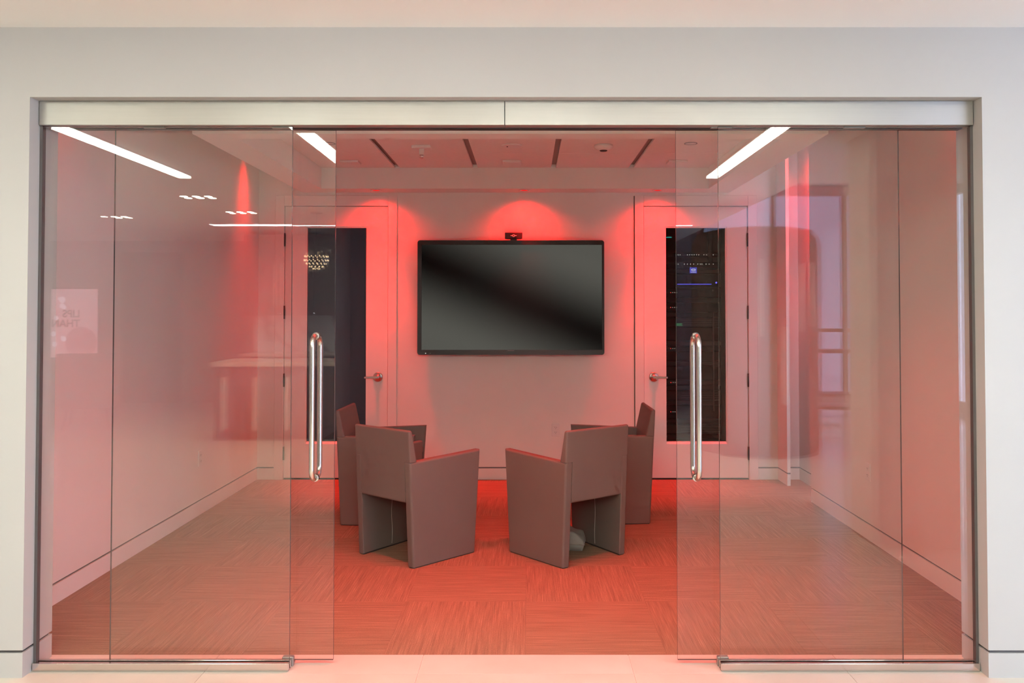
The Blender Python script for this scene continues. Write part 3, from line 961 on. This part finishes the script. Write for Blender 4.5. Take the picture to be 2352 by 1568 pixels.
def front_downlight(x, color, power, label):
    t = thing('recessed_downlight', label, 'downlight', (x, -1.0, CEIL))
    MB().lathe([(.058, 0), (.060, -.004), (.048, -.005), (.046, 0.0)], (0, 0, 0), 28).build('trim_ring', M['white'], t)
    MB().lathe([(.045, -.002), (.045, -.001)], (0, 0, 0), 24).build('lens', M['lamp'], t)
    spot('wash_beam', t, (0, 0, -.02), power, color, 125, 0.7, (0, 0, 0), .05)
for x, c, p, lab in ((-3.75, (1.0, .90, .70), 9, 'recessed warm downlight outside the strip over the warm wall end'),
                     (-2.20, (1.0, .91, .72), 9, 'recessed warm downlight before the warm-lit fixed glass panel'),
                     (-0.68, (1.0, .93, .76), 9, 'recessed downlight before the sliding door with the plain closet behind'),
                     (0.84, (1.0, .95, .82), 9, 'recessed downlight before the sliding door with the rack behind'),
                     (2.36, (0.90, .95, 1.0), 9, 'recessed cool downlight between the square column and the wall')):
    front_downlight(x, c, p, lab)

# ================================================================== showroom furniture (seen in the glass)
isl = thing('kitchen_island', 'dark kitchen island with stone top and pale upright pulls', 'kitchen island', (-2.2, -6.75, 0))
MB().box(-1.48, 1.48, -.36, .40, .0, .86).build('body', M['darkwood'], isl)
MB().box(-1.52, 1.52, -.40, .46, .865, .915).bevel(.004, 1).build('worktop', M['stone'], isl)
for k in range(8):
    x0 = -1.47 + k * .3675
    dr = MB().box(x0 + .003, x0 + .3645, .402, .424, .05, .85).bevel(.003, 1).build('door', M['darkwood'], isl)
    MB().box(x0 + .085, x0 + .135, .424, .448, .12, .74).bevel(.003, 1).build('pull', M['pull'], dr)
for k, x in enumerate((-3.6, -2.6, -1.6, -0.6, 0.4, 1.4)):
    cb = thing('tall_cabinet', 'tall dark kitchen cabinet along the rear wall', 'cabinet', (x, -8.9, 0), group='tall rear cabinets')
    MB().box(-.49, .49, -.32, .28, 1.50, 2.60).build('upper_body', M['darkwood'], cb)
    MB().box(-.49, .49, -.32, .30, 0, .86).build('lower_body', M['darkwood'], cb)
    for s in (-1, 1):
        u = MB().box(.004 if s > 0 else -.488, .488 if s > 0 else -.004, .282, .300, 1.455, 2.59).build('door', M['darkwood'], cb)
        MB().box(s * .05 - .012, s * .05 + .012, .300, .318, 1.60, 2.20).build('pull', M['pull'], u)
wt = MB().box(-4.15, 1.95, -9.22, -8.56, .865, .905).bevel(.003, 1).build('worktop', M['stone'])
tag(wt, 'long pale stone worktop along the rear kitchen cabinets', 'worktop')
bs = MB().box(-4.15, 1.95, -9.27, -9.225, .905, 1.50).build('marble_backsplash', M['marble'])
tag(bs, 'white marble backsplash with grey veins above the rear worktop', 'backsplash')
ul = thing('added_marble_fill', 'added thin white fill strip under the rear upper cabinets', 'light strip', (-1.1, -8.75, 1.49))  # added to brighten the marble, hidden behind the cabinet doors
MB().box(-3.0, 3.0, -.02, .02, .0, .01).build('channel', M['white'], ul)
MB().box(-2.98, 2.98, -.014, .014, -.004, .0).build('diffuser', M['lin'], ul)
struct('wall_kitchen', MB().box(-4.3, 2.1, -9.40, -9.28, 0, CEIL), M['wallgrey'])

# crystal pendant over the island
pd = thing('crystal_pendant', 'glass drum pendant with rows of glowing crystals above the island', 'pendant lamp', (-2.50, -6.3, -.05))
MB().lathe([(.003, 2.30), (.003, CEIL + .05)], (0, 0, 0), 8).build('cord', M['darkm'], pd)
MB().lathe([(.07, CEIL + .03), (.07, CEIL + .05)], (0, 0, 0), 20).build('canopy', M['polish'], pd)
def drum():
    mb = MB()
    prof = [(.10, 2.02), (.165, 2.04), (.185, 2.12), (.185, 2.22), (.165, 2.30), (.08, 2.32)]
    seg = 32
    rings = []
    for r, h in prof:
        rings.append([mb.bm.verts.new((r * math.cos(2 * math.pi * k / seg), r * math.sin(2 * math.pi * k / seg), h)) for k in range(seg)])
    for a, b in zip(rings, rings[1:]):
        for k in range(seg):
            f = mb.bm.faces.new((a[k], a[(k + 1) % seg], b[(k + 1) % seg], b[k])); f.smooth = True
    mb.build('glass_drum', M['crystal'], pd)
    for row, (rr, zz, n_) in enumerate(((.135, 2.21, 18), (.14, 2.165, 18), (.115, 2.125, 15), (.08, 2.09, 11), (.04, 2.065, 6))):
        for k in range(n_):
            a = 2 * math.pi * (k + .5 * row) / n_
            o = MB().lathe([(.001, -.010), (.0075, 0), (.001, .010)], (0, 0, 0), 8).build('crystal', M['bulb'], pd, (rr * math.cos(a), rr * math.sin(a), zz))
drum()

# lounge chair, screen and door by the far wall
lc = thing('slipper_chair', 'dark upholstered slipper chair with splayed legs under the glowing screen', 'chair', (-5.75, -7.55, 0), R(-20))
MB().box(-.28, .28, -.27, .27, .26, .46).bevel(.03, 3).build('seat', M['chairdark'], lc)
MB().prism([(-.29, .22, .28), (.29, .22, .28), (.29, .30, .28), (-.29, .30, .28)], [(-.33, .34, .98), (.33, .34, .98), (.33, .40, .98), (-.33, .40, .98)]).bevel(.02, 3).build('backrest', M['chairdark'], lc)
for sx in (-1, 1):
    for sy in (-1, 1):
        MB().tube([(sx * .22, sy * .22, .27), (sx * .27, sy * .28, 0.0)], .02, 10).build('leg', M['darkwood'], lc)

scn = thing('lit_screen', 'glowing pink advertising screen with red lettering on the far wall', 'screen', (-7.50, -10.44, 1.32))
MB().box(-.40, .40, -.05, .0, -.58, .58).build('frame', M['black'], scn)
MB().box(-.385, .385, .0, .006, -.565, .565).build('picture', M['pink'], scn)
MB().lathe([(.26, .006), (.26, .008)], (.12, 0, -.32), 40, 'Y').build('round_shape', M['pinkd'], scn)
rg = random.Random(5)
for k in range(9):
    MB().lathe([(rg.uniform(.025, .055), .008), (.02, .010)], (rg.uniform(-.34, -.15), 0, rg.uniform(-.35, .45)), 16, 'Y').build('soft_spot', M['pinkl'], scn)
def text(body_, loc, size, m, parent):
    cu = bpy.data.curves.new('lettering', 'FONT')
    cu.body = body_; cu.size = size; cu.extrude = .001; cu.offset = .004; cu.align_x = 'LEFT'
    cu.materials.append(m)
    tmp = bpy.data.objects.new('lettering_curve', cu); COL.objects.link(tmp)
    dgr = bpy.context.evaluated_depsgraph_get()
    me = bpy.data.meshes.new_from_object(tmp.evaluated_get(dgr))
    bpy.data.objects.remove(tmp); bpy.data.curves.remove(cu)
    o = bpy.data.objects.new('lettering', me); COL.objects.link(o)
    o.parent = parent; o.location = loc; o.rotation_euler = (R(90), 0, R(180))
    return o
text('LIPS', (.10, .012, .10), .17, M['screentext'], scn)
text('THAN', (.10, .012, -.06), .17, M['screentext'], scn)

dg = empty('door_3', kind='structure', label='dark grey door in the far showroom wall')
MB().box(-6.75, -5.75, -10.50, -10.46, 0, 2.50).build('leaf', M['doorgrey'], dg)
MB().tube([(-5.85, -10.44, 1.0), (-5.97, -10.44, 1.0)], .010, 8).build('handle', M['polish'], dg)

# round display pod behind the camera
pod = thing('round_display_pod', 'tall dark round display pod with pale upright bars', 'display pod', (2.52, -5.75, 0))
MB().lathe([(.66, 0), (.68, .03), (.68, 2.20), (.665, 2.30), (.60, 2.38), (.45, 2.41), (.2, 2.42)], (0, 0, 0), 56).build('shell', M['podskin'], pod)
for a, z0, z1 in ((80, .55, 1.35), (62, 1.30, 2.0), (100, 1.25, 2.05), (48, 1.35, 2.02)):
    x, y = .685 * math.cos(R(a)), .685 * math.sin(R(a))
    MB().box(x - .02, x + .02, y - .008, y + .012, z0, z1).build('upright_bar', M['pull'], pod)

# open display shelf in front of the rear glazing
sh = thing('display_shelf', 'dark open display shelf standing before the daylight windows', 'shelf', (4.35, -8.6, 0))
for x in (-.45, .45):
    MB().box(x - .04, x + .04, -.18, .18, 0, 1.25).build('upright', M['darkwood'], sh)
for z_ in (.12, .30, .92, 1.22):
    MB().box(-.55, .55, -.20, .20, z_, z_ + .045).build('board', M['darkwood'], sh)
